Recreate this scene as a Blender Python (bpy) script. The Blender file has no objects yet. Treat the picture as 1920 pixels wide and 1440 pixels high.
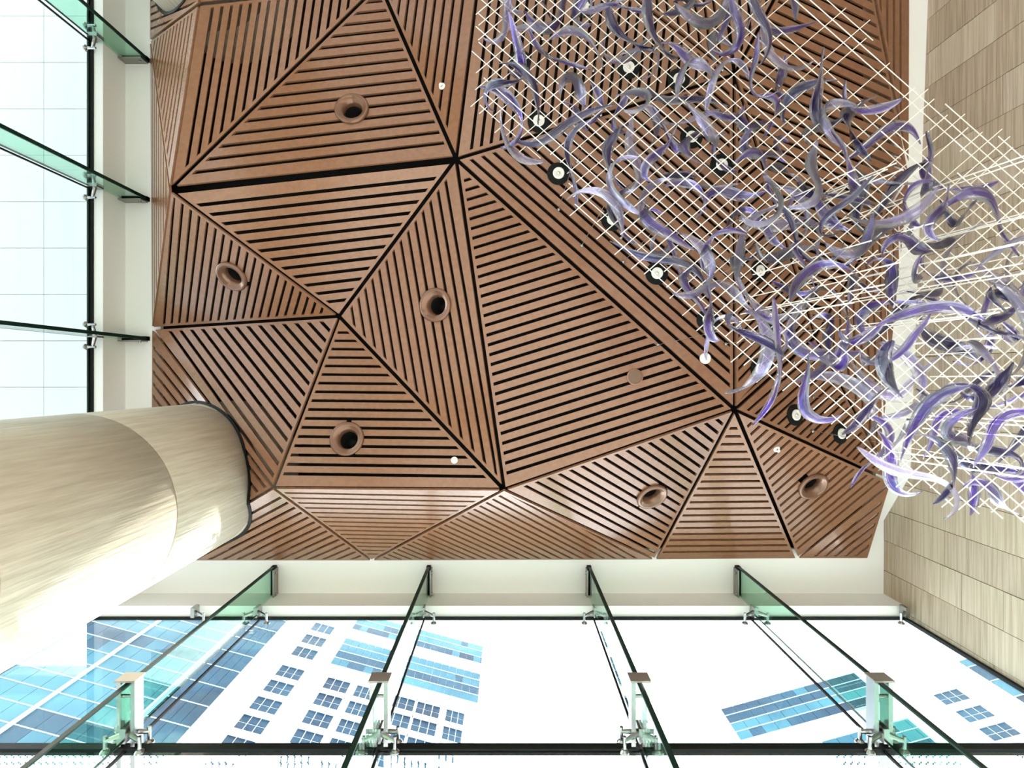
import bpy, bmesh, math, random
from mathutils import Vector, Matrix
random.seed(7)
C = bpy.context.scene.collection
sc = bpy.context.scene

# ------------------------------------------------------------------ camera, world, sun, exposure
FPX = 1066.667            # focal length in pixels of the 1920 px wide frame (20 mm on 36 mm)
VX, VY = 952.0, 709.0     # pixel of the zenith (camera looks straight up)
cam_d = bpy.data.cameras.new('camera'); cam = bpy.data.objects.new('camera', cam_d); C.objects.link(cam)
cam_d.lens = 20.0; cam_d.sensor_width = 36.0; cam_d.sensor_fit = 'HORIZONTAL'
cam_d.shift_x = (960 - VX) / 1920.0; cam_d.shift_y = -(720 - VY) / 1920.0
cam_d.clip_start = 0.05; cam_d.clip_end = 500
cam.location = (0, 0, 0); cam.rotation_euler = (math.pi, 0, 0)
sc.camera = cam
world = bpy.data.worlds.new('sky'); sc.world = world; world.use_nodes = True
bg = world.node_tree.nodes['Background']
bg.inputs['Color'].default_value = (0.90, 0.96, 1.0, 1); bg.inputs['Strength'].default_value = 3.2
sun_d = bpy.data.lights.new('sun', 'SUN'); sun = bpy.data.objects.new('sun', sun_d); C.objects.link(sun)
sun_d.energy = 9.0; sun_d.angle = math.radians(1.0); sun_d.color = (1.0, 0.95, 0.86)
sun_to = Vector((0.06, 1.0, 0.80)).normalized()          # direction towards the sun (front facade side)
sun.rotation_euler = sun_to.to_track_quat('Z', 'Y').to_euler()
sun.location = (0, 8, 12)
sc.view_settings.view_transform = 'Standard'; sc.view_settings.look = 'None'
sc.view_settings.gamma = 1.0; sc.view_settings.use_curve_mapping = False
sc.view_settings.exposure = 1.35
try:
    sc.cycles.max_bounces = 12; sc.cycles.transparent_max_bounces = 32; sc.cycles.diffuse_bounces = 6
    sc.cycles.caustics_reflective = False; sc.cycles.caustics_refractive = False
except Exception: pass

def P(px, py, z): return Vector(((px - VX) * z / FPX, (py - VY) * z / FPX, z))
H = 6.0            # soffit height above the lens
H2 = H / 1.057     # underside of the perimeter beams
ZF = -1.6          # floor
XW = 705 * H / FPX           # stone wall plane
YG = 449 * H2 / FPX          # front glass plane
XG = -780 * H2 / FPX         # left glass plane
YB = 404 * H / FPX           # front beam fascia
XB = -718 * H / FPX          # left beam fascia
YBACK = -7.0

# ------------------------------------------------------------------ materials
def mat(name, col, rough=0.5, metal=0.0, spec=0.5, bump=None, vary=None, coord='Object', emit=None):
    m = bpy.data.materials.new(name); m.use_nodes = True
    nt = m.node_tree; b = nt.nodes['Principled BSDF']
    b.inputs['Base Color'].default_value = (*col, 1); b.inputs['Roughness'].default_value = rough
    b.inputs['Metallic'].default_value = metal; b.inputs['Specular IOR Level'].default_value = spec
    if vary:   # (scale vec, noise scale, darker colour, lo, hi)
        sv, ns, c2, lo, hi = vary
        tc = nt.nodes.new('ShaderNodeTexCoord'); mp = nt.nodes.new('ShaderNodeMapping')
        mp.inputs['Scale'].default_value = sv
        nz = nt.nodes.new('ShaderNodeTexNoise'); nz.inputs['Scale'].default_value = ns; nz.inputs['Detail'].default_value = 6
        rp = nt.nodes.new('ShaderNodeValToRGB'); rp.color_ramp.elements[0].position = lo; rp.color_ramp.elements[1].position = hi
        rp.color_ramp.elements[0].color = (*c2, 1); rp.color_ramp.elements[1].color = (*col, 1)
        nt.links.new(tc.outputs[coord], mp.inputs['Vector']); nt.links.new(mp.outputs[0], nz.inputs['Vector'])
        nt.links.new(nz.outputs['Fac'], rp.inputs[0]); nt.links.new(rp.outputs[0], b.inputs['Base Color'])
        if bump:
            bp = nt.nodes.new('ShaderNodeBump'); bp.inputs['Strength'].default_value = bump; bp.inputs['Distance'].default_value = 0.01
            nt.links.new(nz.outputs['Fac'], bp.inputs['Height']); nt.links.new(bp.outputs[0], b.inputs['Normal'])
    return m

def glass_mat(name, tint, refl=0.9, base=0.02):
    """architectural glass: tinted see-through + fresnel mirror"""
    m = bpy.data.materials.new(name); m.use_nodes = True
    nt = m.node_tree; nt.nodes.clear()
    out = nt.nodes.new('ShaderNodeOutputMaterial'); mx = nt.nodes.new('ShaderNodeMixShader')
    tr = nt.nodes.new('ShaderNodeBsdfTransparent'); tr.inputs[0].default_value = (*tint, 1)
    gl = nt.nodes.new('ShaderNodeBsdfGlossy'); gl.inputs['Roughness'].default_value = 0.0
    gl.inputs['Color'].default_value = (refl, refl, refl, 1)
    lw = nt.nodes.new('ShaderNodeLayerWeight'); lw.inputs['Blend'].default_value = 0.5
    pw_ = nt.nodes.new('ShaderNodeMath'); pw_.operation = 'POWER'; pw_.inputs[1].default_value = 5.0
    ma = nt.nodes.new('ShaderNodeMath'); ma.operation = 'MULTIPLY_ADD'; ma.inputs[1].default_value = 0.9; ma.inputs[2].default_value = base
    nt.links.new(lw.outputs['Facing'], pw_.inputs[0]); nt.links.new(pw_.outputs[0], ma.inputs[0])
    nt.links.new(ma.outputs[0], mx.inputs[0]); nt.links.new(tr.outputs[0], mx.inputs[1]); nt.links.new(gl.outputs[0], mx.inputs[2])
    nt.links.new(mx.outputs[0], out.inputs[0])
    return m

M = {}
M['slat'] = mat('brown_slat', (0.250, 0.119, 0.064), 0.2, 0, 0.6, bump=0.02, vary=((1, 1, 1), 22, (0.222, 0.104, 0.055), 0.35, 0.65))
M['plenum'] = mat('black_plenum', (0.012, 0.012, 0.012), 0.9, 0, 0.1)
M['plaster'] = mat('white_plaster', (0.82, 0.81, 0.80), 0.7, 0, 0.2)
M['concrete'] = mat('grey_paving', (0.34, 0.34, 0.33), 0.7, 0, 0.2, vary=((1, 1, 1), 1.5, (0.27, 0.27, 0.26), 0.3, 0.7))
M['floor'] = mat('polished_stone_floor', (0.56, 0.53, 0.50), 0.25, 0, 0.4, vary=((1, 1, 1), 2.5, (0.47, 0.44, 0.41), 0.3, 0.7))
M['trav'] = mat('travertine', (0.56, 0.455, 0.36), 0.6, 0, 0.25, bump=0.25, vary=((22, 0.7, 26), 2.2, (0.40, 0.31, 0.23), 0.34, 0.62))
M['trav2'] = mat('travertine_pale', (0.60, 0.50, 0.39), 0.6, 0, 0.25, bump=0.25, vary=((22, 0.7, 26), 2.0, (0.45, 0.36, 0.26), 0.34, 0.62))
M['trav3'] = mat('travertine_tan', (0.50, 0.40, 0.30), 0.6, 0, 0.25, bump=0.25, vary=((22, 0.7, 26), 2.4, (0.36, 0.27, 0.19), 0.34, 0.62))
M['joint'] = mat('dark_joint', (0.38, 0.31, 0.24), 0.9, 0, 0.1)
M['colstone'] = mat('column_stone', (0.54, 0.465, 0.375), 0.45, 0, 0.4, bump=0.4, vary=((14, 14, 0.9), 2.5, (0.40, 0.33, 0.255), 0.3, 0.7))
M['black'] = mat('black_rubber', (0.006, 0.008, 0.008), 0.5, 0, 0.12)
M['steel'] = mat('brushed_steel', (0.36, 0.36, 0.355), 0.25, 1.0)
M['dsteel'] = mat('dark_bronze_plate', (0.30, 0.28, 0.25), 0.4, 0.7)
M['edge'] = mat('dark_green_glass_edge', (0.004, 0.022, 0.016), 0.3, 0, 0.15)
M['pane'] = glass_mat('clear_glass', (0.955, 0.985, 0.98))
M['fin'] = glass_mat('green_glass', (0.70, 0.90, 0.81))
M['bronze'] = mat('brown_lacquered_metal', (0.19, 0.095, 0.058), 0.15, 0.35, 0.6)
M['white'] = mat('white_enamel', (0.82, 0.80, 0.76), 0.35)
M['lampglass'] = mat('silver_reflector', (0.75, 0.73, 0.70), 0.2, 0.8)
M['speaker'] = mat('brown_mesh', (0.17, 0.10, 0.065), 0.7)
M['rod'] = mat('white_acrylic_rod', (0.86, 0.82, 0.75), 0.2, 0, 0.6)
M['wire'] = mat('steel_wire', (0.55, 0.57, 0.60), 0.3, 0.9)
M['canopy'] = mat('pale_aluminium_panel', (0.58, 0.63, 0.63), 0.5, 0, 0.3)
M['facade'] = mat('white_render', (0.80, 0.82, 0.83), 0.8, 0, 0.1)
M['bglass'] = mat('blue_facade_glass', (0.008, 0.045, 0.078), 0.3, 0, 0.08, vary=((1, 1, 1), 0.12, (0.003, 0.015, 0.034), 0.35, 0.65))
M['bglass2'] = mat('teal_facade_glass', (0.030, 0.115, 0.150), 0.3, 0, 0.08, vary=((1, 1, 1), 0.10, (0.012, 0.062, 0.095), 0.35, 0.65))
M['mull'] = mat('pale_mullion', (0.42, 0.52, 0.56), 0.6, 0, 0.2)

# ribbon glass: clear and purple streaks
def ribbon_mat(name, purple, amount):
    m = bpy.data.materials.new(name); m.use_nodes = True
    nt = m.node_tree; nt.nodes.clear(); L = nt.links.new
    out = nt.nodes.new('ShaderNodeOutputMaterial')
    tc = nt.nodes.new('ShaderNodeTexCoord'); mp = nt.nodes.new('ShaderNodeMapping'); mp.inputs['Scale'].default_value = (1.2, 9, 1)
    nz = nt.nodes.new('ShaderNodeTexNoise'); nz.inputs['Scale'].default_value = 2; nz.inputs['Detail'].default_value = 2
    L(tc.outputs['UV'], mp.inputs[0]); L(mp.outputs[0], nz.inputs['Vector'])
    rp = nt.nodes.new('ShaderNodeValToRGB'); e = rp.color_ramp.elements
    e[0].position = 0.5 - amount; e[0].color = (0.90, 0.90, 0.93, 1); e[1].position = 0.62 - amount * 0.5; e[1].color = (*purple, 1)
    # the colour sits in the core of the band, the rims stay clear
    sx = nt.nodes.new('ShaderNodeSeparateXYZ'); L(tc.outputs['UV'], sx.inputs[0])
    m1 = nt.nodes.new('ShaderNodeMath'); m1.operation = 'SUBTRACT'; m1.inputs[1].default_value = 0.5; L(sx.outputs[1], m1.inputs[0])
    m2 = nt.nodes.new('ShaderNodeMath'); m2.operation = 'ABSOLUTE'; L(m1.outputs[0], m2.inputs[0])
    m3 = nt.nodes.new('ShaderNodeMath'); m3.operation = 'MULTIPLY_ADD'; m3.inputs[1].default_value = -0.75; m3.inputs[2].default_value = 0.2; L(m2.outputs[0], m3.inputs[0])
    m4 = nt.nodes.new('ShaderNodeMath'); m4.operation = 'ADD'; L(nz.outputs['Fac'], m4.inputs[0]); L(m3.outputs[0], m4.inputs[1])
    L(m4.outputs[0], rp.inputs[0])
    tr = nt.nodes.new('ShaderNodeBsdfTransparent'); L(rp.outputs[0], tr.inputs[0])
    gl = nt.nodes.new('ShaderNodeBsdfGlossy'); gl.inputs['Roughness'].default_value = 0.06; gl.inputs['Color'].default_value = (0.95, 0.95, 1, 1)
    tl = nt.nodes.new('ShaderNodeBsdfTranslucent'); L(rp.outputs[0], tl.inputs['Color'])
    df = nt.nodes.new('ShaderNodeBsdfDiffuse'); L(rp.outputs[0], df.inputs['Color'])
    a = nt.nodes.new('ShaderNodeMixShader'); a.inputs[0].default_value = 0.5; L(tl.outputs[0], a.inputs[1]); L(df.outputs[0], a.inputs[2])
    b = nt.nodes.new('ShaderNodeMixShader'); b.inputs[0].default_value = 0.2; L(tr.outputs[0], b.inputs[1]); L(a.outputs[0], b.inputs[2])
    fr = nt.nodes.new('ShaderNodeLayerWeight'); fr.inputs['Blend'].default_value = 0.4
    bp = nt.nodes.new('ShaderNodeBump'); bp.inputs['Strength'].default_value = 0.25; bp.inputs['Distance'].default_value = 0.01
    L(nz.outputs['Fac'], bp.inputs['Height']); L(bp.outputs[0], gl.inputs['Normal']); L(bp.outputs[0], fr.inputs['Normal'])
    c = nt.nodes.new('ShaderNodeMixShader'); L(fr.outputs[0], c.inputs[0]); L(b.outputs[0], c.inputs[1]); L(gl.outputs[0], c.inputs[2])
    L(c.outputs[0], out.inputs[0])
    return m
M['rib0'] = ribbon_mat('purple_streaked_glass', (0.22, 0.11, 0.58), 0.10)
M['rib1'] = ribbon_mat('dark_purple_glass', (0.05, 0.02, 0.24), 0.16)
M['rib2'] = ribbon_mat('clear_glass_with_violet', (0.55, 0.48, 0.76), 0.04)

# ------------------------------------------------------------------ helpers
def tag(o, label=None, cat=None, group=None, kind=None):
    if label: o['label'] = label
    if cat: o['category'] = cat
    if group: o['group'] = group
    if kind: o['kind'] = kind
    return o
def empty(name, loc=(0, 0, 0)):
    o = bpy.data.objects.new(name, None); o.location = loc; o.empty_display_size = 0.1; C.objects.link(o); return o
def mesh_obj(name, verts, faces, m, parent=None, smooth=False):
    me = bpy.data.meshes.new(name); me.from_pydata([tuple(v) for v in verts], [], faces); me.update()
    bm = bmesh.new(); bm.from_mesh(me); bmesh.ops.recalc_face_normals(bm, faces=bm.faces[:]); bm.to_mesh(me); bm.free()
    me.materials.append(m)
    if smooth:
        for p in me.polygons: p.use_smooth = True
    o = bpy.data.objects.new(name, me); C.objects.link(o)
    if parent is not None:
        o.parent = parent
        o.matrix_parent_inverse = Matrix.Translation(-parent.matrix_basis.translation) if parent.type == 'EMPTY' and parent.parent is None else Matrix.Identity(4)
    return o
class MB:
    def __init__(s): s.v = []; s.f = []
    def box(s, a, b):
        x0, y0, z0 = a; x1, y1, z1 = b; n = len(s.v)
        s.v += [(x0,y0,z0),(x1,y0,z0),(x1,y1,z0),(x0,y1,z0),(x0,y0,z1),(x1,y0,z1),(x1,y1,z1),(x0,y1,z1)]
        s.f += [tuple(n+i for i in q) for q in ((0,3,2,1),(4,5,6,7),(0,1,5,4),(1,2,6,5),(2,3,7,6),(3,0,4,7))]; return s
    def obox(s, o, ax, ay, az):
        """box from corner o with edge vectors"""
        n = len(s.v); o = Vector(o)
        s.v += [o, o+ax, o+ax+ay, o+ay, o+az, o+ax+az, o+ax+ay+az, o+ay+az]
        s.f += [tuple(n+i for i in q) for q in ((0,3,2,1),(4,5,6,7),(0,1,5,4),(1,2,6,5),(2,3,7,6),(3,0,4,7))]; return s
    def prism(s, poly, ext):
        n = len(s.v); k = len(poly)
        s.v += [Vector(p) for p in poly] + [Vector(p) + ext for p in poly]
        s.f += [tuple(n+i for i in range(k)), tuple(n+k+i for i in reversed(range(k)))]
        s.f += [(n+i, n+(i+1) % k, n+k+(i+1) % k, n+k+i) for i in range(k)]; return s
    def ring(s, outer, inner, ext):
        n = len(s.v); k = len(outer)
        s.v += [Vector(p) for p in outer] + [Vector(p) for p in inner] + [Vector(p)+ext for p in outer] + [Vector(p)+ext for p in inner]
        for i in range(k):
            j = (i+1) % k
            s.f += [(n+i,n+j,n+k+j,n+k+i), (n+2*k+i,n+3*k+i,n+3*k+j,n+2*k+j), (n+i,n+2*k+i,n+2*k+j,n+j), (n+k+i,n+k+j,n+3*k+j,n+3*k+i)]
        return s
    def tube(s, a, b, r, seg=6, r2=None):
        a = Vector(a); b = Vector(b); d = (b-a).normalized(); r2 = r if r2 is None else r2
        u = d.orthogonal().normalized(); w = d.cross(u); n = len(s.v)
        for p, rr in ((a, r), (b, r2)):
            for i in range(seg):
                t = 2*math.pi*i/seg; s.v.append(p + u*math.cos(t)*rr + w*math.sin(t)*rr)
        s.f += [(n+i, n+(i+1) % seg, n+seg+(i+1) % seg, n+seg+i) for i in range(seg)]
        s.f += [tuple(n+i for i in reversed(range(seg))), tuple(n+seg+i for i in range(seg))]; return s
    def lathe(s, prof, o, ax, seg=32, closed=False):
        ax = Vector(ax).normalized(); u = ax.orthogonal().normalized(); w = ax.cross(u); n = len(s.v); o = Vector(o)
        for r, h in prof:
            for i in range(seg):
                t = 2*math.pi*i/seg; s.v.append(o + ax*h + u*math.cos(t)*r + w*math.sin(t)*r)
        for j in range(len(prof)-1):
            s.f += [(n+j*seg+i, n+j*seg+(i+1) % seg, n+(j+1)*seg+(i+1) % seg, n+(j+1)*seg+i) for i in range(seg)]
        if closed:
            s.f += [tuple(n+i for i in range(seg)), tuple(n+(len(prof)-1)*seg+i for i in range(seg))]
        return s
    def obj(s, name, m, parent=None, smooth=False): return mesh_obj(name, s.v, s.f, m, parent, smooth)

# ------------------------------------------------------------------ setting: floor, walls, soffit, beams
tag(MB().box((XG-0.3, YBACK, ZF-0.2), (XW+0.3, YG, ZF)).obj('floor', M['floor']), 'pale polished stone floor of the lobby', 'floor', kind='structure')
tag(MB().box((-160, YG+0.01, ZF-0.5), (160, 160, ZF-0.21)).box((-160, -60, ZF-0.5), (XG-0.31, YG+0.01, ZF-0.21)).obj('ground', M['concrete']), 'grey paving outside the glass walls', 'ground', kind='structure')
tag(MB().box((XG-0.3, YBACK-0.2, ZF), (XW+0.3, YBACK, H+0.6)).obj('wall_back', M['plaster']), 'white plaster wall closing the back of the lobby', 'wall', kind='structure')

# sloping white soffit strip beside the stone wall: stations (wall px x, y; inner brown edge px x)
st = [(1768, -760, 1716), (1750, -262, 1709), (1740, 0, 1709), (1728, 325, 1704), (1707, 891, 1670), (1657.5, 976, 1640), (1657, 1113, 1622)]
def wall_z(pxx): return XW * FPX / (pxx - VX)
ceil = empty('ceiling', (0, 0, H))
tag(ceil, 'white plaster soffit framing the slatted ceiling, black void above', 'ceiling', kind='structure')
v = []; f = []
for (wx, wy, bx) in st:
    z = wall_z(wx); y = (wy - VY) * z / FPX
    v += [(XW, y, z), ((bx - 26 - VX) * z / FPX, y, z + 0.015), ((bx - 26 - VX) * z / FPX, y, z + 0.06), (XW, y, z + 0.06)]
for i in range(len(st)-1):
    a = 4*i; b = a+4
    f += [(a, b, b+1, a+1), (a+1, b+1, b+2, a+2), (a+2, b+2, b+3, a+3)]
mesh_obj('soffit', v, f, M['plaster'], ceil)
MB().box((XB, (1030-VY)*H/FPX, H+0.012), (XW, YB, H+0.06)).obj('soffit', M['plaster'], ceil)
MB().box((XB, YBACK, H+0.012), ((300-VX)*H/FPX, (1030-VY)*H/FPX, H+0.06)).obj('soffit', M['plaster'], ceil)
MB().box((XG-0.1, YBACK-0.1, H+0.35), (XW+0.2, YG, H+0.5)).obj('slab', M['plenum'], ceil)
tag(MB().box((XB-0.0, YB, H2), (XW, YG+0.012, H+0.5)).obj('trim_1', M['plaster']), 'white downstand beam above the front glass wall', 'beam', kind='structure')
tag(MB().box((XG-0.012, YBACK, H2), (XB, YG+0.012, H+0.5)).obj('trim_2', M['plaster']), 'white downstand beam above the side glass wall', 'beam', kind='structure')

# stone wall with individual slabs
wall = tag(MB().box((XW+0.03, YBACK, ZF), (XW+0.3, YG+0.02, H+0.5)).obj('wall_right', M['joint']), 'beige travertine wall of staggered slabs', 'wall', kind='structure')
rw = random.Random(3)
JP = 0.318; y0 = 1.706
k = -28
while True:
    ya = y0 + k*JP; yb = ya + JP
    if ya > YG: break
    k += 1
    if yb < YBACK + 0.1: continue
    yb = min(yb, YG+0.015)
    z = 6.4 - rw.uniform(0, 0.7)
    near = ya > -4.6
    zlist = [6.45]
    while z > (3.9 if near else 5.5): zlist.append(z); z -= rw.choice((0.42, 0.6, 0.75, 0.95))
    zlist.append(z); zl = z
    for za, zb in zip(zlist[1:], zlist[:-1]):
        dx = rw.uniform(-0.003, 0.003)
        mesh_obj('stone_slab', *(lambda m: (m.v, m.f))(MB().box((XW+dx, ya+0.0025, za+0.0025), (XW+0.04, yb-0.0025, zb-0.0025))), M[rw.choice(('trav', 'trav3', 'trav2'))], wall)
    mesh_obj('stone_slab', *(lambda m: (m.v, m.f))(MB().box((XW, ya+0.0025, ZF), (XW+0.04, yb-0.0025, zl-0.0025))), M['trav'], wall)

# ------------------------------------------------------------------ glass walls
XJ = [-437*H/FPX, -147.5*H/FPX, 152*H/FPX, 430*H/FPX]          # front joints / fins
ZT = YG * FPX / 693.0                                            # transom height
win1 = tag(empty('window_1', (0, YG, ZF)), 'front glass wall of large clear panes with black joints', 'window', kind='structure')
xs = [XG] + XJ + [XW]
for i in range(5):
    a, b = xs[i] + 0.008, xs[i+1] - 0.008
    MB().box((a, YG, ZT+0.03), (b, YG+0.012, H2+0.0)).obj('pane', M['pane'], win1)
    MB().box((a, YG, ZF), (b, YG+0.012, ZT-0.03)).obj('pane', M['pane'], win1)
for x in XJ: MB().box((x-0.008, YG-0.002, ZF), (x+0.008, YG+0.014, H2)).obj('joint', M['black'], win1)
MB().box((XG, YG-0.012, ZT-0.03), (XW, YG+0.03, ZT+0.03)).obj('transom', M['black'], win1)
MB().box((XG, YG-0.012, H2-0.02), (XW, YG+0.02, H2)).obj('head_seal', M['black'], win1)
MB().box((XW-0.03, YG-0.012, ZF), (XW, YG+0.02, H2)).obj('jamb_seal', M['black'], win1)
MB().box((XG-0.02, YG-0.012, ZF), (XG+0.03, YG+0.02, H2)).obj('corner_seal', M['black'], win1)
YJ = [-857*H/FPX, -596*H/FPX, -335*H/FPX, -74*H/FPX, 187*H/FPX]
win2 = tag(empty('window_2', (XG, 0, ZF)), 'side glass wall looking out under a panelled canopy', 'window', kind='structure')
ys = [YBACK] + YJ + [YG]
for i in range(len(ys)-1):
    MB().box((XG-0.012, ys[i]+0.006, ZF), (XG, ys[i+1]-0.006, H2)).obj('pane', M['pane'], win2)
for y in YJ: MB().box((XG-0.014, y-0.006, ZF), (XG+0.002, y+0.006, H2)).obj('joint', M['black'], win2)
MB().box((XG-0.03, YBACK, H2-0.012), (XG+0.022, YG, H2)).obj('head_seal', M['black'], win2)
MB().box((XG-0.028, YBACK, H2-0.03), (XG-0.014, YG, H2)).obj('head_rail', M['edge'], win2)

def fin(front, c, label):
    a, b = (351*H/FPX, 412*H/FPX) if front else (-672*H/FPX, -728*H/FPX)
    r = tag(empty('glass_fin', (c, b, ZF) if front else (b, c, ZF)), label, 'glass fin')
    t = 0.010
    def bx(name, u0, u1, w0, w1, z0, z1, m):
        lo, hi = min(u0, u1), max(u0, u1)
        mb = MB().box((c+w0, lo, z0), (c+w1, hi, z1)) if front else MB().box((lo, c+w0, z0), (hi, c+w1, z1))
        return mb.obj(name, m, r)
    s = 1 if front else -1
    bx('fin_blade', a + s*0.012, b, -t, t, ZF, H, M['fin'])
    bx('front_edge', a, a + s*0.012, -0.016, 0.016, ZF, H, M['edge'])
    bx('back_edge', b, b + s*0.006, -0.008, 0.008, ZF, H, M['edge'])
    sd = 1 if (c > 0 or not front) else -1
    if front: sd = -1 if c > 0 else 1
    bx('head_gasket', a, b, -0.022, 0.022, H-0.05, H+0.01, M['black'])
    pl = bx('head_plate', a + s*0.02, b, sd*0.022, sd*0.034, H-0.11, H+0.01, M['dsteel'])
    for u in (0.06, 0.28):
        p0 = (c + sd*0.034, a + s*u, H-0.06) if front else (a + s*u, c + sd*0.034, H-0.06)
        p1 = (c + sd*0.046, a + s*u, H-0.06) if front else (a + s*u, c + sd*0.046, H-0.06)
        o = MB().tube(p0, p1, 0.014, 8).obj('bolt', M['steel'], r)
    return r
fl = ['green glass fin nearest the big stone column on the front glass wall', 'second green glass fin from the big stone column on the front glass wall',
      'second green glass fin from the travertine wall on the front glass wall', 'green glass fin nearest the travertine wall on the front glass wall']
for x, l in zip(XJ, fl): fin(True, x, l)
sl = ['green glass fin on the side glass wall, fourth from the big stone column', 'green glass fin on the side glass wall, third from the big stone column', 'green glass fin on the side glass wall, second from the big stone column',
      'green glass fin seen almost edge-on against the side glass wall', 'green glass fin on the side glass wall hidden behind the big stone column']
for y, l in list(zip(YJ, sl))[:4]: fin(False, y, l)

def spider(front, c, z, label, arms=((-1, -1), (1, -1)), wall=False):
    """point fixing: back plate on the fin, slender arms, stud + disc on the pane"""
    def T(u, d, zz):      # u along wall, d distance inwards from glass
        return Vector((c+u, YG-d, z+zz)) if front else Vector((XG+d, c+u, z+zz))
    r = tag(empty('spider_fitting', T(0, 0.06, 0)), label, 'glass fitting', 'steel spider fittings on the glass walls')
    hub = MB()
    a, b = T(-0.018, 0.055, -0.05), T(0.018, 0.15, 0.05)
    hub.box(tuple(min(p, q) for p, q in zip(a, b)), tuple(max(p, q) for p, q in zip(a, b))).obj('hub', M['steel'], r)
    for sx, sz in arms:
        e = T(sx*0.11, 0.075, sz*0.05)
        MB().tube(T(sx*0.01, 0.10, sz*0.01), e, 0.019, 8, 0.013).obj('arm', M['steel'], r)
        st_ = MB().tube(T(sx*0.11, 0.105, sz*0.05), T(sx*0.11, 0.0, sz*0.05), 0.012, 8)
        so = st_.obj('stud', M['steel'], r)
        MB().lathe([(0.0, 0.022), (0.018, 0.022), (0.030, 0.010), (0.032, 0.0)], T(sx*0.11, 0.0, sz*0.05), (T(0, 1, 0)-T(0, 0, 0)), 14).obj('disc', M['steel'], so)
    return r
zt = H2 - 0.09
nm = ['the big stone column', 'the second fin from the column', 'the second fin from the travertine wall', 'the fin nearest the travertine wall']
for x, l in zip(XJ, ['first fin from the column', 'second fin from the column', 'second fin from the travertine wall', 'first fin from the travertine wall']):
    spider(True, x, zt, 'two-armed steel spider under the front beam at the ' + l)
    spider(True, x, ZT, 'four-armed steel spider at the black transom on the ' + l, ((-1, -1), (1, -1), (-1, 1), (1, 1)))
spider(True, XW-0.07, zt, 'one-armed steel fitting fixed to the travertine wall', ((-0.6, -1),))
spider(True, XG+1.08, zt, 'steel spider beside the big stone column under the front beam', ((1, -1),))
for y, l in list(zip(YJ, ['fourth', 'third', 'second', 'edge-on']))[1:4]:
    spider(False, y, zt, 'steel spider under the side beam at the %s fin' % (l + (' from the column' if l != 'edge-on' else '')), ((-1, 0), (1, 0)))

# steel outrigger arms that clamp the fins and carry the outside glass canopy
for x, l in zip(XJ, ['first fin from the big stone column', 'second fin from the big stone column', 'second fin from the travertine wall', 'first fin from the travertine wall']):
    ya = 351*H/FPX - 0.02
    r = tag(empty('outrigger_arm', (x, ya, ZT)), 'polished steel twin-bar arm clamping the ' + l, 'steel arm', 'steel outrigger arms')
    for s in (-1, 1):
        MB().box((x+s*0.045-0.014, ya, ZT-0.02), (x+s*0.045+0.014, YG+1.5, ZT+0.07)).obj('bar', M['steel'], r)
    MB().box((x-0.066, ya-0.012, ZT-0.03), (x+0.066, ya, ZT+0.08)).obj('end_plate', M['dsteel'], r)
    for y in (ya+0.10, ya+0.33): MB().tube((x-0.035, y, ZT+0.0), (x+0.035, y, ZT+0.0), 0.012, 8).obj('bolt', M['steel'], r)
# canopy glass with printed white squares
cm = bpy.data.materials.new('fritted_glass'); cm.use_nodes = True
nt = cm.node_tree; nt.nodes.clear(); L = nt.links.new
o_ = nt.nodes.new('ShaderNodeOutputMaterial'); tcx = nt.nodes.new('ShaderNodeTexCoord'); mpx = nt.nodes.new('ShaderNodeMapping')
mpx.inputs['Scale'].default_value = (22, 22, 22); L(tcx.outputs['Object'], mpx.inputs[0])
br = nt.nodes.new('ShaderNodeTexBrick'); br.offset = 0; br.inputs['Color1'].default_value = (1, 1, 1, 1); br.inputs['Color2'].default_value = (1, 1, 1, 1)
br.inputs['Mortar'].default_value = (0, 0, 0, 1); br.inputs['Scale'].default_value = 1; br.inputs['Mortar Size'].default_value = 0.14; br.inputs['Mortar Smooth'].default_value = 0
br.inputs['Brick Width'].default_value = 1; br.inputs['Row Height'].default_value = 1; L(mpx.outputs[0], br.inputs['Vector'])
t_ = nt.nodes.new('ShaderNodeBsdfTransparent'); t_.inputs[0].default_value = (0.86, 0.96, 0.95, 1)
d_ = nt.nodes.new('ShaderNodeBsdfTranslucent'); d_.inputs[0].default_value = (0.9, 0.95, 0.95, 1)
x_ = nt.nodes.new('ShaderNodeMixShader'); L(br.outputs['Color'], x_.inputs[0]); L(t_.outputs[0], x_.inputs[1]); L(d_.outputs[0], x_.inputs[2]); L(x_.outputs[0], o_.inputs[0])
can = tag(empty('glass_canopy', (0, YG+0.1, ZT)), 'glass entrance canopy printed with small white squares, outside below the transom', 'canopy')
for i in range(5):
    MB().box((xs[i]+0.03, YG+0.10, ZT+0.075), (xs[i+1]-0.03, YG+1.6, ZT+0.09)).obj('canopy_pane', cm, can)

# outside canopy of white panels beyond the side glass
zc = 7.3; pw = 87*zc/FPX
cs = tag(empty('panelled_canopy', (XG-2.5, 0, zc)), 'pale panelled outside canopy seen through the side glass wall', 'canopy')
MB().box((XG-5.2, -9, zc+0.05), (XG-0.02, 0.95, zc+0.3)).obj('canopy_deck', M['joint'], cs)
me0 = None
for i in range(7):
    for j in range(14):
        x1 = (82-VX)*zc/FPX + (1-i)*0.568 + 0.0; yj = (204-VY)*zc/FPX + (j-5)*pw
        if x1 - 0.568 < XG-5.2 or x1 > XG or yj + pw > 0.95: continue
        o = MB().box((x1-0.565, yj+0.003, zc), (x1-0.003, yj+pw-0.003, zc+0.06)).obj('canopy_panel', M['canopy'], cs)

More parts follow.
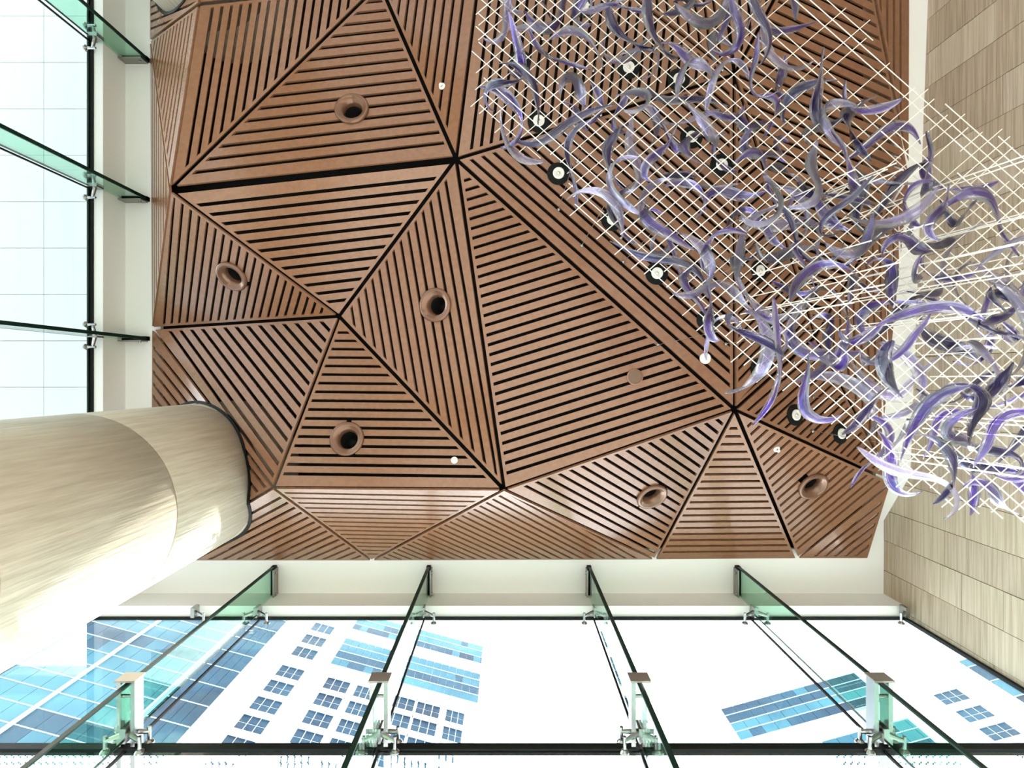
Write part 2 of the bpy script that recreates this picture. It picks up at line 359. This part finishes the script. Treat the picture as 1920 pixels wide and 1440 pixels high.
# ------------------------------------------------------------------ slatted ceiling facets
N = {}
def node(k, px, py, z): N[k] = (px, py, z)
node('A', 855, 298, 4.95); node('B', 318, 356, 4.85); node('C', 636, 593, 5.35); node('D', 945, 918, 4.85); node('E', 1378, 768, 4.9)
node('F', 512, 915, 4.9); node('G', 697, 1051, H); node('Hh', 1228, 1049, H); node('I', 1495, 1047, H); node('J', 1673, 904, 5.66); node('K', 1629, 1047, H)
node('K0', 283, 1051, H); node('Pn', 285, 616, H); node('Q', 281, 76, H); node('R', 372, 8, 5.0); node('Q2', 281, -420, H)
node('T1', 712, -30, 5.35); node('T2', 919, -213, 5.0); node('M', 1377, 140, 5.0); node('T5', 1335, -213, 5.4); node('T4', 1590, -262, 5.1)
node('S1', 1706, 327, 5.46); node('S2', 1708, -262, 5.30); node('V', 1529, 632, 5.35)
node('U1', 372, -420, 5.5); node('U2', 712, -420, 5.2); node('U3', 1335, -420, 5.2); node('U4', 1708, -420, 5.25)
facets = [  # nodes, image slope dy/dx of the slats ('v',dx/dy for steep), pitch px, label
 (('A','B','C'), -0.115, 20, 'triangular slatted panel with level slats between the first three ceiling hubs, no fittings'),
 (('B','T1','A'), -0.115, 20, 'slatted triangle holding the big round downlight above the wide open joint'),
 (('B','R','T1'), ('v', -0.155), 17, 'slatted panel with lengthwise slats beside the small visible tip of the rear column'),
 (('Q','R','B'), ('v', -0.155), 6.2, 'steep narrow slatted panel wrapped round the tip of the rear column'),
 (('Q','B','Pn'), ('v', 0.0), 4.2, 'very steep greyish sliver panel along the side soffit'),
 (('B','C','Pn'), ('v', -0.16), 16, 'dark slatted triangle with a tilted round downlight near the side soffit'),
 (('Pn','C','F'), 1.28, 18, 'dark slatted panel with diagonal slats above the big stone column'),
 (('Pn','F','K0'), 1.36, 15, 'dark corner panel behind the big stone column with light leaking at its rim'),
 (('F','G','K0'), -0.50, 12.9, 'slatted panel rising to the front soffit right against the big stone column'),
 (('C','F','D'), 0.012, 17.5, 'slatted triangle with level slats, a round downlight and a sprinkler near its point'),
 (('A','C','D'), ('v', 0.17), 17, 'slatted triangle with lengthwise slats around the central round downlight'),
 (('A','D','E'), -0.31, 18.2, 'largest slatted triangle carrying the brown speaker disc'),
 (('A','M','E'), 0.87, 18.5, 'slatted triangle with diagonal slats and a row of black-rimmed spotlights'),
 (('T1','A','T2'), ('v', -0.13), 17.4, 'slatted triangle with lengthwise slats and one white sprinkler beside the glass sculpture'),
 (('A','T2','M'), ('v', -0.12), 17.6, 'slatted panel mostly behind the upper end of the glass sculpture'),
 (('T2','T5','M'), ('v', 0.10), 17.4, 'slatted panel behind the sculpture with a white disc on it'),
 (('M','T5','T4'), ('v', 0.06), 17, 'narrow slatted wedge behind the top of the sculpture'),
 (('M','T4','S1','V'), 0.44, 19, 'big dark slatted panel near the travertine wall behind the sculpture'),
 (('T4','S2','S1'), ('v', 0.0), 12, 'narrow upper strip panel with slats running along the travertine wall'),
 (('V','S1','J'), ('v', 0.02), 12.7, 'lower slatted panel with slats running along the travertine wall'),
 (('E','V','J'), -0.93, 13.5, 'slatted triangle with two spotlights between the sculpture and the front panels'),
 (('E','M','V'), -0.95, 14.5, 'slatted triangle forming a chevron with its neighbour under the sculpture'),
 (('F','D','G'), 0.02, 8.3, 'shallow steep slatted triangle reflecting the windows, rising to the front soffit'),
 (('D','G','Hh'), 0.49, 9.7, 'steep slatted triangle with a bright window reflection at the front soffit'),
 (('D','E','Hh'), 0.60, 16, 'slatted triangle with a tilted downlight rising to the front soffit'),
 (('E','Hh','I'), -0.01, 12, 'tall narrow slatted triangle with level slats standing on the front soffit'),
 (('E','I','J'), -0.86, 12.9, 'slatted triangle with a shiny downlight and a white sprinkler near the travertine wall'),
 (('I','J','K'), -0.80, 11.3, 'small corner slatted panel with light leaking through its slots'),
 (('Q2','Q','R','U1'), -0.85, 11, 'slatted panel between the side soffit and the rear column'),
 (('R','T1','U2','U1'), ('v', -0.1), 17, 'slatted panel at the back beyond the rear column'),
 (('T1','T2','U2'), ('v', -0.1), 17, 'slatted wedge at the back of the ceiling'),
 (('T2','T5','U3','U2'), ('v', 0.0), 17, 'slatted panel at the back above the sculpture'),
 (('T5','T4','U4','U3'), 0.3, 17, 'slatted panel at the back near the travertine wall'),
]
def ray_plane(px, py, p0, n):
    d = Vector(((px-VX)/FPX, (py-VY)/FPX, 1.0)); return d * (p0.dot(n) / d.dot(n))
def clip(poly, nx, ny, c):     # keep nx*x+ny*y >= c
    out = []
    for i in range(len(poly)):
        a = poly[i]; b = poly[(i+1) % len(poly)]
        da = nx*a[0]+ny*a[1]-c; db = nx*b[0]+ny*b[1]-c
        if da >= 0: out.append(a)
        if (da >= 0) != (db >= 0):
            t = da/(da-db); out.append((a[0]+(b[0]-a[0])*t, a[1]+(b[1]-a[1])*t))
    return out
def inset(poly, ds):
    k = len(poly); area = sum(poly[i][0]*poly[(i+1) % k][1]-poly[(i+1) % k][0]*poly[i][1] for i in range(k))
    sg = 1 if area > 0 else -1; out = list(poly)
    for i in range(k):
        a = poly[i]; b = poly[(i+1) % k]; ex, ey = b[0]-a[0], b[1]-a[1]; ln = math.hypot(ex, ey)
        nx, ny = -ey/ln*sg, ex/ln*sg
        out = clip(out, nx, ny, nx*a[0]+ny*a[1]+ds[i])
        if len(out) < 3: return []
    return out
big_lights = [(660, 205), (817, 572), (435, 518), (651, 823), (1222, 930), (1524, 911)]
FC = []     # facet records for later placement
def pip(px, py, pts):
    s = 0
    for i in range(len(pts)):
        a = pts[i]; b = pts[(i+1) % len(pts)]
        cr = (b[0]-a[0])*(py-a[1])-(b[1]-a[1])*(px-a[0])
        if cr == 0: continue
        if s == 0: s = 1 if cr > 0 else -1
        elif (cr > 0) != (s > 0): return False
    return True
for ks, slope, pitch, label in facets:
    pts = [N[k] for k in ks]; W = [P(*p) for p in pts]
    n = (W[1]-W[0]).cross(W[2]-W[0]).normalized()
    if n.z > 0: n = -n                                # points down to the room
    p0 = W[0]
    W = [ray_plane(p[0], p[1], p0, n) for p in pts]
    cx = sum(p[0] for p in pts)/len(pts); cy = sum(p[1] for p in pts)/len(pts)
    dx, dy = (1.0, slope) if not isinstance(slope, tuple) else (slope[1], 1.0)
    ln = math.hypot(dx, dy); dx /= ln; dy /= ln
    c3 = ray_plane(cx, cy, p0, n)
    U = (ray_plane(cx+dx*15, cy+dy*15, p0, n) - ray_plane(cx-dx*15, cy-dy*15, p0, n)).normalized()
    Vv = n.cross(U).normalized()
    pit = abs((ray_plane(cx-dy*pitch/2, cy+dx*pitch/2, p0, n) - ray_plane(cx+dy*pitch/2, cy-dx*pitch/2, p0, n)).dot(Vv))
    to2 = lambda w: ((w-p0).dot(U), (w-p0).dot(Vv))
    to3 = lambda q: p0 + U*q[0] + Vv*q[1]
    poly = [to2(w) for w in W]
    gaps = [0.036 if set((ks[i], ks[(i+1) % len(ks)])) == {'A', 'B'} else (0.004 if N[ks[i]][2] >= 5.99 and N[ks[(i+1) % len(ks)]][2] >= 5.99 else 0.017) for i in range(len(ks))]
    outer = inset(poly, gaps); inner = inset(poly, [g+0.024 for g in gaps])
    root = tag(empty('ceiling_panel', c3), label, 'ceiling panel', 'brown slatted ceiling panels', 'structure')
    up = -n*0.02
    rec = dict(p0=p0.copy(), n=n.copy(), U=U, V=Vv, px=[(p[0], p[1]) for p in pts], root=root, W=W)
    FC.append(rec)
    holes = [to2(ray_plane(bx, by, p0, n)) for bx, by in big_lights if pip(bx, by, rec['px'])]
    if len(outer) == len(inner):
        MB().ring([to3(q) for q in outer], [to3(q) for q in inner], up).obj('panel_frame', M['slat'], root)
    elif len(outer) >= 3:
        for i in range(len(outer)):
            a, b = outer[i], outer[(i+1) % len(outer)]
            e = Vector((b[0]-a[0], b[1]-a[1], 0)).normalized()
            MB().prism([to3(a), to3(b), to3((b[0]-e.y*0.02, b[1]+e.x*0.02))], up).obj('panel_frame', M['slat'], root)
    if len(inner) < 3: continue
    v0 = min(q[1] for q in inner); v1 = max(q[1] for q in inner); cnt = max(1, round((v1-v0)/pit)); pit = (v1-v0)/cnt
    sw = pit*0.33
    for i in range(cnt):
        a = v0 + i*pit + (sw/2 if i else 0); b = v0 + (i+1)*pit - (sw/2 if i < cnt-1 else 0)
        pl = clip(clip(inner, 0, 1, a), 0, -1, -b)
        if len(pl) < 3: continue
        pieces = [pl]
        for hu, hv in holes:
            dv = 0 if a <= hv <= b else min(abs(a-hv), abs(b-hv))
            if dv < 0.115:
                w = math.sqrt(0.115**2 - dv**2); np_ = []
                for q in pieces:
                    for r_ in (clip(q, -1, 0, -(hu-w)), clip(q, 1, 0, hu+w)):
                        if len(r_) >= 3: np_.append(r_)
                pieces = np_
        if not pieces: continue
        mb = MB()
        for q in pieces: mb.prism([to3(x) for x in q], up)
        mb.obj('slat', M['slat'], root)
def on_facet(px, py):
    for r in FC:
        if pip(px, py, r['px']): return ray_plane(px, py, r['p0'], r['n']), r['n']
    return P(px, py, 5.2), Vector((0, 0, -1))

# ------------------------------------------------------------------ columns
def column(cx, cy, R, label, seams):
    root = tag(empty('stone_column', (cx, cy, ZF)), label, 'column')
    MB().lathe([(R-0.02, ZF), (R-0.02, H+0.3)], (cx, cy, 0), (0, 0, 1), 64, True).obj('column_core', M['joint'], root, True)
    zs = [H+0.34] + seams + [ZF]
    for a, b in zip(zs[:-1], zs[1:]):
        g = 0.006
        o = MB().lathe([(R-0.03, a-g), (R-0.004, a-g), (R, a-g-0.004), (R, b+g+0.004), (R-0.004, b+g), (R-0.03, b+g)], (cx, cy, 0), (0, 0, 1), 96).obj('cladding_ring', M['colstone'], root)
        for p in o.data.polygons: p.use_smooth = abs(p.normal.z) < 0.1
    # brown trim where the panels meet the shaft
    mbv = []; mbf = []; K = 96; ok = []
    for i in range(K):
        t = 2*math.pi*i/K; zz = None
        for rr in (R+0.006, R+0.03):
            x = cx+math.cos(t)*rr; y = cy+math.sin(t)*rr
            best = None
            for r in FC:
                if r['n'].z == 0: continue
                z = r['p0'].z - ((x-r['p0'].x)*r['n'].x + (y-r['p0'].y)*r['n'].y)/r['n'].z
                if z > 1 and pip(VX+x/z*FPX, VY+y/z*FPX, r['px']): best = z; break
            zz = best
            mbv.append((x, y, (best or 0)-0.012)); mbv.append((x, y, (best or 0)+0.02))
        ok.append(zz is not None)
    for i in range(K):
        j = (i+1) % K
        if ok[i] and ok[j] and abs(mbv[4*i][2]-mbv[4*j][2]) < 0.25:
            a = 4*i; b = 4*j
            mbf += [(a, b, b+2, a+2), (a, a+1, b+1, b), (a+2, b+2, b+3, a+3), (a+1, a+3, b+3, b+1)]
    if mbf: mesh_obj('ceiling_collar', mbv, mbf, M['black'], root)
    return root
CXc, CYc, RC = -3.02, 0.949, 0.70
column(CXc, CYc, RC, 'big round pale stone column with curved panel seams beside the front glass', [5.36, 4.0, 2.6, 1.2, -0.2])
column(-2.98, -4.20, RC, 'round pale stone column at the back, only its tip showing at the ceiling edge', [5.75, 4.4, 3.0, 1.6, 0.2])

# ------------------------------------------------------------------ downlights, spotlights, sprinklers, speaker
dl = ['round brown flared downlight in the panel above the wide open joint', 'round brown flared downlight in the central lengthwise-slatted triangle', 'tilted brown downlight in the dark panel by the side soffit',
      'round brown flared downlight in the level-slatted triangle near the big column', 'tilted brown downlight in the panel between two front hubs', 'shiny tilted brown downlight near the travertine wall']
for (px, py), l in zip(big_lights, dl):
    w, n = on_facet(px, py)
    r = tag(empty('downlight', w), l, 'downlight', 'large brown downlights')
    MB().lathe([(0.150, -0.002), (0.152, 0.016), (0.142, 0.028), (0.118, 0.026), (0.108, 0.012), (0.100, 0.014), (0.078, -0.045), (0.076, -0.06)], w, n, 40).obj('flared_trim', M['bronze'], r, True)
    MB().lathe([(0.0, -0.20), (0.078, -0.20), (0.079, -0.055)], w, n, 32).obj('lamp_can', M['plenum'], r, True)
    MB().lathe([(0.0, -0.150), (0.04, -0.150), (0.05, -0.165)], w, n, 20).obj('lamp', M['black'], r, True)
spots = [(1047, 326), (1148, 412), (1231, 513), (1327, 600), (1422, 692), (1490, 778), (1575, 813), (1450, 600), (1423, 508), (1010, 228), (975, 115), (1093, 13), (1178, 128), (1272, 150), (1352, 310), (1296, 258)]
ord_ = ['first', 'second', 'third', 'fourth', 'fifth', 'sixth', 'seventh', 'eighth', 'ninth', 'tenth', 'eleventh', 'twelfth', 'thirteenth', 'fourteenth', 'fifteenth', 'sixteenth']
for i, (px, py) in enumerate(spots):
    w, n = on_facet(px, py)
    lab = ('%s black-rimmed spotlight of the row starting at the ceiling hub by the sculpture' % ord_[i]) if i < 4 else \
          ({4: 'black-rimmed spotlight on the chevron panel closest to the five-panel hub', 5: 'black-rimmed spotlight nearer the hub of the two above the diagonal front joint', 6: 'black-rimmed spotlight nearer the travertine wall of the two above the diagonal front joint', 7: 'black-rimmed spotlight on the chevron panel showing through the fringe of rods'}[i] if i in (4, 5, 6, 7) else 'black-rimmed silver spotlight behind the glass and rods of the sculpture')
    r = tag(empty('spotlight', w), lab, 'spotlight', 'black-rimmed ceiling spotlights')
    MB().lathe([(0.0, 0.001), (0.098, 0.001), (0.098, 0.010), (0.062, 0.014), (0.0, 0.014)], w, n, 28).obj('black_rim', M['black'], r)
    lens = MB().lathe([(0.050, 0.013), (0.050, 0.026), (0.044, 0.030), (0.030, 0.022), (0.014, 0.018), (0.0, 0.018)], w, n, 24).obj('lamp_head', M['white'], r, True)
    MB().lathe([(0.012, 0.017), (0.012, 0.030), (0.0, 0.032)], w, n, 12).obj('bulb', M['lampglass'], lens, True)
for (px, py), l in zip([(829, 162), (852, 863), (1456, 842)], ['white sprinkler head on the panel beside the sculpture', 'white sprinkler head near the point of the level-slatted triangle', 'white sprinkler head on the panel by the shiny tilted downlight']):
    w, n = on_facet(px, py)
    r = tag(empty('sprinkler', w), l, 'sprinkler', 'ceiling sprinklers')
    MB().lathe([(0.030, 0.0), (0.030, 0.006), (0.020, 0.010), (0.0, 0.010)], w, n, 20).obj('escutcheon', M['white'], r)
    MB().lathe([(0.007, 0.008), (0.007, 0.030), (0.0, 0.030)], w, n, 10).obj('stem', M['dsteel'], r)
    MB().lathe([(0.0, 0.030), (0.016, 0.030), (0.016, 0.034), (0.0, 0.034)], w, n, 14).obj('deflector', M['white'], r)
for (px, py), l in zip([(1322, 672), (1310, 38)], ['white round ceiling cover disc beside the diagonal joint', 'white round ceiling cover disc behind the top of the sculpture']):
    w, n = on_facet(px, py)
    r = tag(empty('cover_disc', w), l, 'ceiling disc')
    MB().lathe([(0.048, 0.0), (0.048, 0.010), (0.040, 0.016), (0.0, 0.016)], w, n, 24).obj('disc_plate', M['white'], r)
    MB().lathe([(0.018, 0.015), (0.016, 0.022), (0.0, 0.022)], w, n, 16).obj('centre_cap', M['white'], r)
w, n = on_facet(1190, 707)
r = tag(empty('ceiling_speaker', w), 'small round brown speaker on the largest slatted triangle', 'speaker')
MB().lathe([(0.070, 0.0), (0.070, 0.010), (0.058, 0.014), (0.056, 0.010)], w, n, 32).obj('bezel', M['slat'], r)
MB().lathe([(0.057, 0.009), (0.0, 0.012)], w, n, 32).obj('mesh_grille', M['speaker'], r)

# ------------------------------------------------------------------ hanging glass and rod sculpture
SP = [(893, -120), (895, 60), (897, 215), (985, 290), (1040, 300), (1080, 390), (1190, 485), (1285, 570), (1350, 640), (1420, 700), (1530, 740), (1600, 830), (1680, 890), (1760, 940), (1880, 965), (2050, 1000), (2050, 420), (1920, 290), (1840, 232), (1730, 180), (1690, 130), (1600, 40), (1530, -20), (1450, -120)]
def inside(px, py):
    c = False; j = len(SP)-1
    for i in range(len(SP)):
        a, b = SP[i], SP[j]
        if (a[1] > py) != (b[1] > py) and px < (b[0]-a[0])*(py-a[1])/(b[1]-a[1])+a[0]: c = not c
        j = i
    return c
def depth(px, py):          # the cloud sinks from under the ceiling hub towards the wall and window
    t = max(0.0, min(1.0, ((px-950)*0.66 + (py-50)*0.75)/1200.0))
    return 4.35 - 1.15*t
rs = random.Random(11)
sculpt = tag(empty('hanging_sculpture', P(1400, 400, 3.6)), 'hanging sculpture of crossing white rods and twisted purple glass ribbons on wires', 'sculpture')
def chord(px, py, dx, dy):  # runs of points inside the outline along a line
    runs = []; cur = None; t = -2600
    while t < 2600:
        x, y = px+dx*t, py+dy*t
        if inside(x, y):
            if cur is None: cur = [t, t]
            cur[1] = t
        elif cur is not None: runs.append(cur); cur = None
        t += 8
    if cur: runs.append(cur)
    return runs
nrod = 0
def rod(a, b, r=0.0042, name='rod', m='rod'):
    MB().tube(a, b, r, 6).obj(name, M[m], sculpt)
def lattice(slope, pitch, lmin, lmax, zoff, maxn):
    global nrod
    ln = math.hypot(1, slope); dx, dy = 1/ln, slope/ln; nx, ny = -dy, dx
    cs_ = [nx*x+ny*y for x, y in SP]; c = min(cs_) + 6; cnt = 0
    rods = []
    while c < max(cs_):
        for t0, t1 in chord(nx*c, ny*c, dx, dy):
            t = t0 + rs.uniform(-25, 15)
            while t < t1 - 40:
                l = rs.uniform(lmin, lmax); e = min(t+l, t1+rs.uniform(-10, 30))
                rods.append((nx*c+dx*t, ny*c+dy*t, nx*c+dx*e, ny*c+dy*e)); t = e + rs.uniform(-70, 25)
        c += pitch*rs.uniform(0.8, 1.2)
    rods = [q for q in rods if rs.random() < (0.5 if (q[0]+q[2])/2 > 1430 and (q[1]+q[3])/2 < 330 else 1.0)]
    rs.shuffle(rods)
    for x0, y0_, x1, y1 in rods[:maxn]:
        z = depth((x0+x1)/2, (y0_+y1)/2) + zoff + rs.uniform(-0.22, 0.22)
        rod(P(x0, y0_, z), P(x1, y1, z), 0.0033); nrod += 1
lattice(0.88, 19.5, 380, 760, 0.05, 140)
lattice(-0.86, 21, 300, 600, -0.05, 122)
for i in range(34):         # steeply leaning rods in the lower part
    for _ in range(50):
        px, py = rs.uniform(1480, 1960), rs.uniform(330, 930)
        if inside(px, py) and inside(px-60, py): break
    z = depth(px, py); l = rs.uniform(0.9, 1.5)
    d = Vector((-0.222, 0.007, 0.975)); c0 = P(px, py, z)
    rod(c0 - d*l*0.4, c0 + d*l*0.6, 0.0045); nrod += 1
# ribbons
def ribbon_mesh(seed, m):
    r = random.Random(seed); n = 26; L_ = r.uniform(0.48, 0.78); w0 = r.uniform(0.030, 0.046)
    bend = r.uniform(0.8, 3.6)*r.choice((-1, 1)); sw = r.uniform(-4.2, 4.2); tw = r.uniform(1.2, 3.6)*r.choice((-1, 1)); th0 = r.uniform(0, 3.1)
    p = Vector((0, 0, 0)); pts = []; ang = -bend*0.35; pit_ = r.uniform(-0.3, 0.3); dp = r.uniform(-1.2, 1.2)
    for i in range(n+1):
        s = i/n
        d = Vector((math.cos(ang)*math.cos(pit_), math.sin(ang)*math.cos(pit_), math.sin(pit_)))
        pts.append((p.copy(), d)); p += d*L_/n
        ang += (bend*(0.5+s) + sw*math.sin(s*6.28))/n; pit_ += dp*math.cos(s*5)/n*1.5
    cen = sum((q[0] for q in pts), Vector())/len(pts)
    v = []; uv = []; f = []; kx = 5
    for side in (0, 1):
        for i, (q, d) in enumerate(pts):
            s = i/n; th = th0 + tw*s
            b0 = Vector((0, 0, 1)); s0 = d.cross(b0).normalized(); b0 = s0.cross(d)
            wdir = s0*math.cos(th) + b0*math.sin(th); nd = d.cross(wdir)
            w = w0*(0.10 + min(1, s*3.2)**0.8*(1-s**5)*0.95)
            for k in range(kx):
                a = (k/(kx-1)-0.5)*2
                th_ = 0.0035*(1-a*a*0.8)
                v.append(q - cen + wdir*a*w + nd*(0.35*w*a*a + (th_ if side else -th_))); uv.append((s*2, k/(kx-1)))
    off = (n+1)*kx
    for i in range(n):
        for k in range(kx-1):
            a = i*kx+k; f.append((a, a+1, a+kx+1, a+kx)); f.append((off+a, off+a+kx, off+a+kx+1, off+a+1))
        a = i*kx; f.append((a, a+kx, off+a+kx, off+a)); a = i*kx+kx-1; f.append((a, off+a, off+a+kx, a+kx))
    for e in (0, n):
        for k in range(kx-1): a = e*kx+k; f.append((a, off+a, off+a+1, a+1) if e == 0 else (a, a+1, off+a+1, off+a))
    me = bpy.data.meshes.new('glass_ribbon'); me.from_pydata([tuple(x) for x in v], [], f)
    ul = me.uv_layers.new(name='UVMap')
    for lp in me.loops: ul.data[lp.index].uv = uv[lp.vertex_index]
    for p_ in me.polygons: p_.use_smooth = True
    me.materials.append(m); me.update(); return me
RM = [ribbon_mesh(s, M[('rib0', 'rib1', 'rib0', 'rib2', 'rib0', 'rib1', 'rib2')[s % 7]]) for s in range(28)]
placed = []; tries = 0
while len(placed) < 190 and tries < 9000:
    tries += 1
    px, py = rs.uniform(910, 1960), rs.uniform(-60, 930)
    if not (inside(px-30, py-18) and inside(px+25, py+22)): continue
    if 1500 < px and py < 260 - (1700-px)*0.9: continue
    if any((px-a)**2+(py-b)**2 < 34**2 for a, b in placed): continue
    placed.append((px, py))
    z = depth(px, py) + rs.uniform(-0.35, 0.35)
    o = bpy.data.objects.new('glass_ribbon', rs.choice(RM)); C.objects.link(o); o.parent = sculpt
    o.location = P(px, py, z) - sculpt.location
    o.rotation_euler = (rs.uniform(-0.7, 0.7), rs.uniform(-0.7, 0.7), rs.uniform(0, 6.28)); sc_ = rs.uniform(0.72, 1.12); o.scale = (sc_, sc_, sc_)
# suspension wires, vertical, up to the panels
for i in range(40):
    px, py = placed[(i*5) % len(placed)]
    z = depth(px, py); b = P(px, py, z - 0.2)
    for _ in range(1):
        top, n_ = None, None
        for zt_ in [x*0.02+4.4 for x in range(90)]:
            q = (VX+b.x/zt_*FPX, VY+b.y/zt_*FPX); w_, n_ = on_facet(*q)
            if zt_ >= w_.z: top = zt_; break
        top = top or 5.3
        if any((Vector((b.x, b.y, top)) - on_facet(*q_)[0]).length < 0.17 for q_ in spots): continue
        rod(b, (b.x, b.y, top), 0.0016, 'wire', 'wire')
        MB().lathe([(0.014, 0.0), (0.014, 0.03), (0.006, 0.04), (0.0, 0.04)], (b.x, b.y, top), (0, 0, -1), 10).obj('wire_anchor', M['steel'], sculpt)

# ------------------------------------------------------------------ towers outside
def tower(label, ref, sl, zref, s0, s1, ztop, zbot, depth_m, mat_wall):
    """facade through pixel offset ref at height zref with plan direction (1, sl); s is in reference pixels"""
    kk = zref/FPX; d = Vector((1, sl, 0)).normalized(); ln = math.hypot(1, sl)
    o = Vector((ref[0]*kk, ref[1]*kk, 0)); nrm = Vector((d.y, -d.x, 0))     # nrm faces the lobby
    if nrm.y > 0: nrm = -nrm
    F = lambda s, z, out=0.0: o + d*(s*kk*ln) + Vector((0, 0, z)) + nrm*out
    root = tag(empty('tower', F((s0+s1)/2, ZF)), label, 'building')
    def slab(name, a, b, z0, z1, out0, out1, m, parent=None):
        p = F(a, z0, out0); mb = MB(); mb.obox(p, F(b, z0, out0)-p, nrm*(out1-out0), Vector((0, 0, z1-z0)))
        return mb.obj(name, m, parent or root)
    slab('wall', s0, s1, zbot, ztop, -depth_m, 0, mat_wall)
    return root, slab, kk*ln
def curtain(slab, a, b, z0, z1, fh, pw_px, mats, root, rr):
    z = z0
    while z < z1-0.5:
        s = a; m_ = rr.choice(mats)
        while s < b-1:
            e = min(b, s+pw_px)
            slab('pane', s+0.35, e-0.35, z+0.13, min(z+fh, z1)-0.02, 0.0, 0.12, m_ if rr.random() < 0.8 else rr.choice(mats)); s = e
        slab('floor_band', a, b, z, z+0.11, 0.0, 0.16, M['mull']); z += fh
def bwindow(slab, s, z, w_px, h, root, m):
    fr_ = slab('window', s-w_px/2, s+w_px/2, z, z+h, 0.0, 0.06, M['facade'])
    c = [(-0.5, -0.17), (-0.17, 0.17), (0.17, 0.5)]
    for a, b in c:
        for y0_, y1_ in ((0.0, 0.45), (0.45, 1.0)):
            slab('pane', s+(a+0.013)*w_px, s+(b-0.013)*w_px, z+(y0_+0.02)*h, z+(y1_-0.02)*h, 0.05, 0.10, m, fr_)
    slab('window_reveal', s-w_px*0.56, s+w_px*0.56, z+h, z+h+0.35, 0.0, 0.35, M['facade'], fr_)
rb = random.Random(5)
# white tower with punched windows and a blue glass crown (front, near the column side)
t1, sl1, k1 = tower('white tower with columns of square windows and a blue glass crown', (-430, 583), 0.27, 62.0, -75, 367, 84, 0, 14, M['facade'])
rows = [76.7, 73.2, 69.9, 65.2, 62.0, 58.7, 55.5, 52.2, 49.0]
for s, zs_ in ((0, rows), (92, rows[3:]), (146, rows[3:]), (222, rows[3:]), (272, rows[3:]), (325, rows[3:])):
    for z in zs_: bwindow(sl1, s, z-1.0, 46 if s not in (146, 325) else 36, 2.2, t1, M['bglass'])
curtain(sl1, 58, 367, 69.0, 76.0, 1.75, 17, [M['bglass'], M['bglass2']], t1, rb)
curtain(sl1, 58, 367, 78.6, 83.8, 1.75, 17, [M['bglass2'], M['bglass2'], M['bglass']], t1, rb)
# blue glass tower further towards the column
t2, sl2, k2 = tower('blue glass tower with thin pale floor lines behind the big stone column', (-430, 583), 0.27, 62.0, -560, -76, 92, 0, 16, M['mull'])
curtain(sl2, -150, -80, 43.0, 81.0, 3.3, 17.5, [M['bglass']], t2, rb)
curtain(sl2, -560, -160, 36.0, 76.0, 2.4, 30, [M['bglass2'], M['bglass2'], M['bglass']], t2, rb)
for s in (-155, -290, -420): sl2('pale_rib', s-2, s+2, 0, 92, 0.0, 0.4, M['mull'])
# tower opposite, blue part and white part
t3, sl3, k3 = tower('blue glass tower with pale floor lines standing alone in the white sky', (398, 619), -0.274, 76.6, 0, 250, 76.6, 0, 14, M['mull'])
curtain(sl3, 0, 248, 69.5, 76.2, 1.7, 22, [M['bglass2'], M['bglass']], t3, rb)
curtain(sl3, 110, 248, 48.0, 66.0, 1.8, 22, [M['bglass2'], M['bglass']], t3, rb)
sl3('white_band', 0, 190, 66.2, 69.3, 0.0, 0.25, M['facade'])
t4, sl4, k4 = tower('white tower with a strip of blue glass and square windows beside the travertine wall', (398, 619), -0.274, 76.6, 251, 620, 74, 0, 14, M['facade'])
for z in (67.4, 64.0, 60.8, 57.6, 54.4): bwindow(sl4, 335, z-1.0, 40, 2.1, t4, M['bglass'])
curtain(sl4, 408, 445, 45.0, 73.0, 3.3, 18.5, [M['bglass'], M['bglass2']], t4, rb)
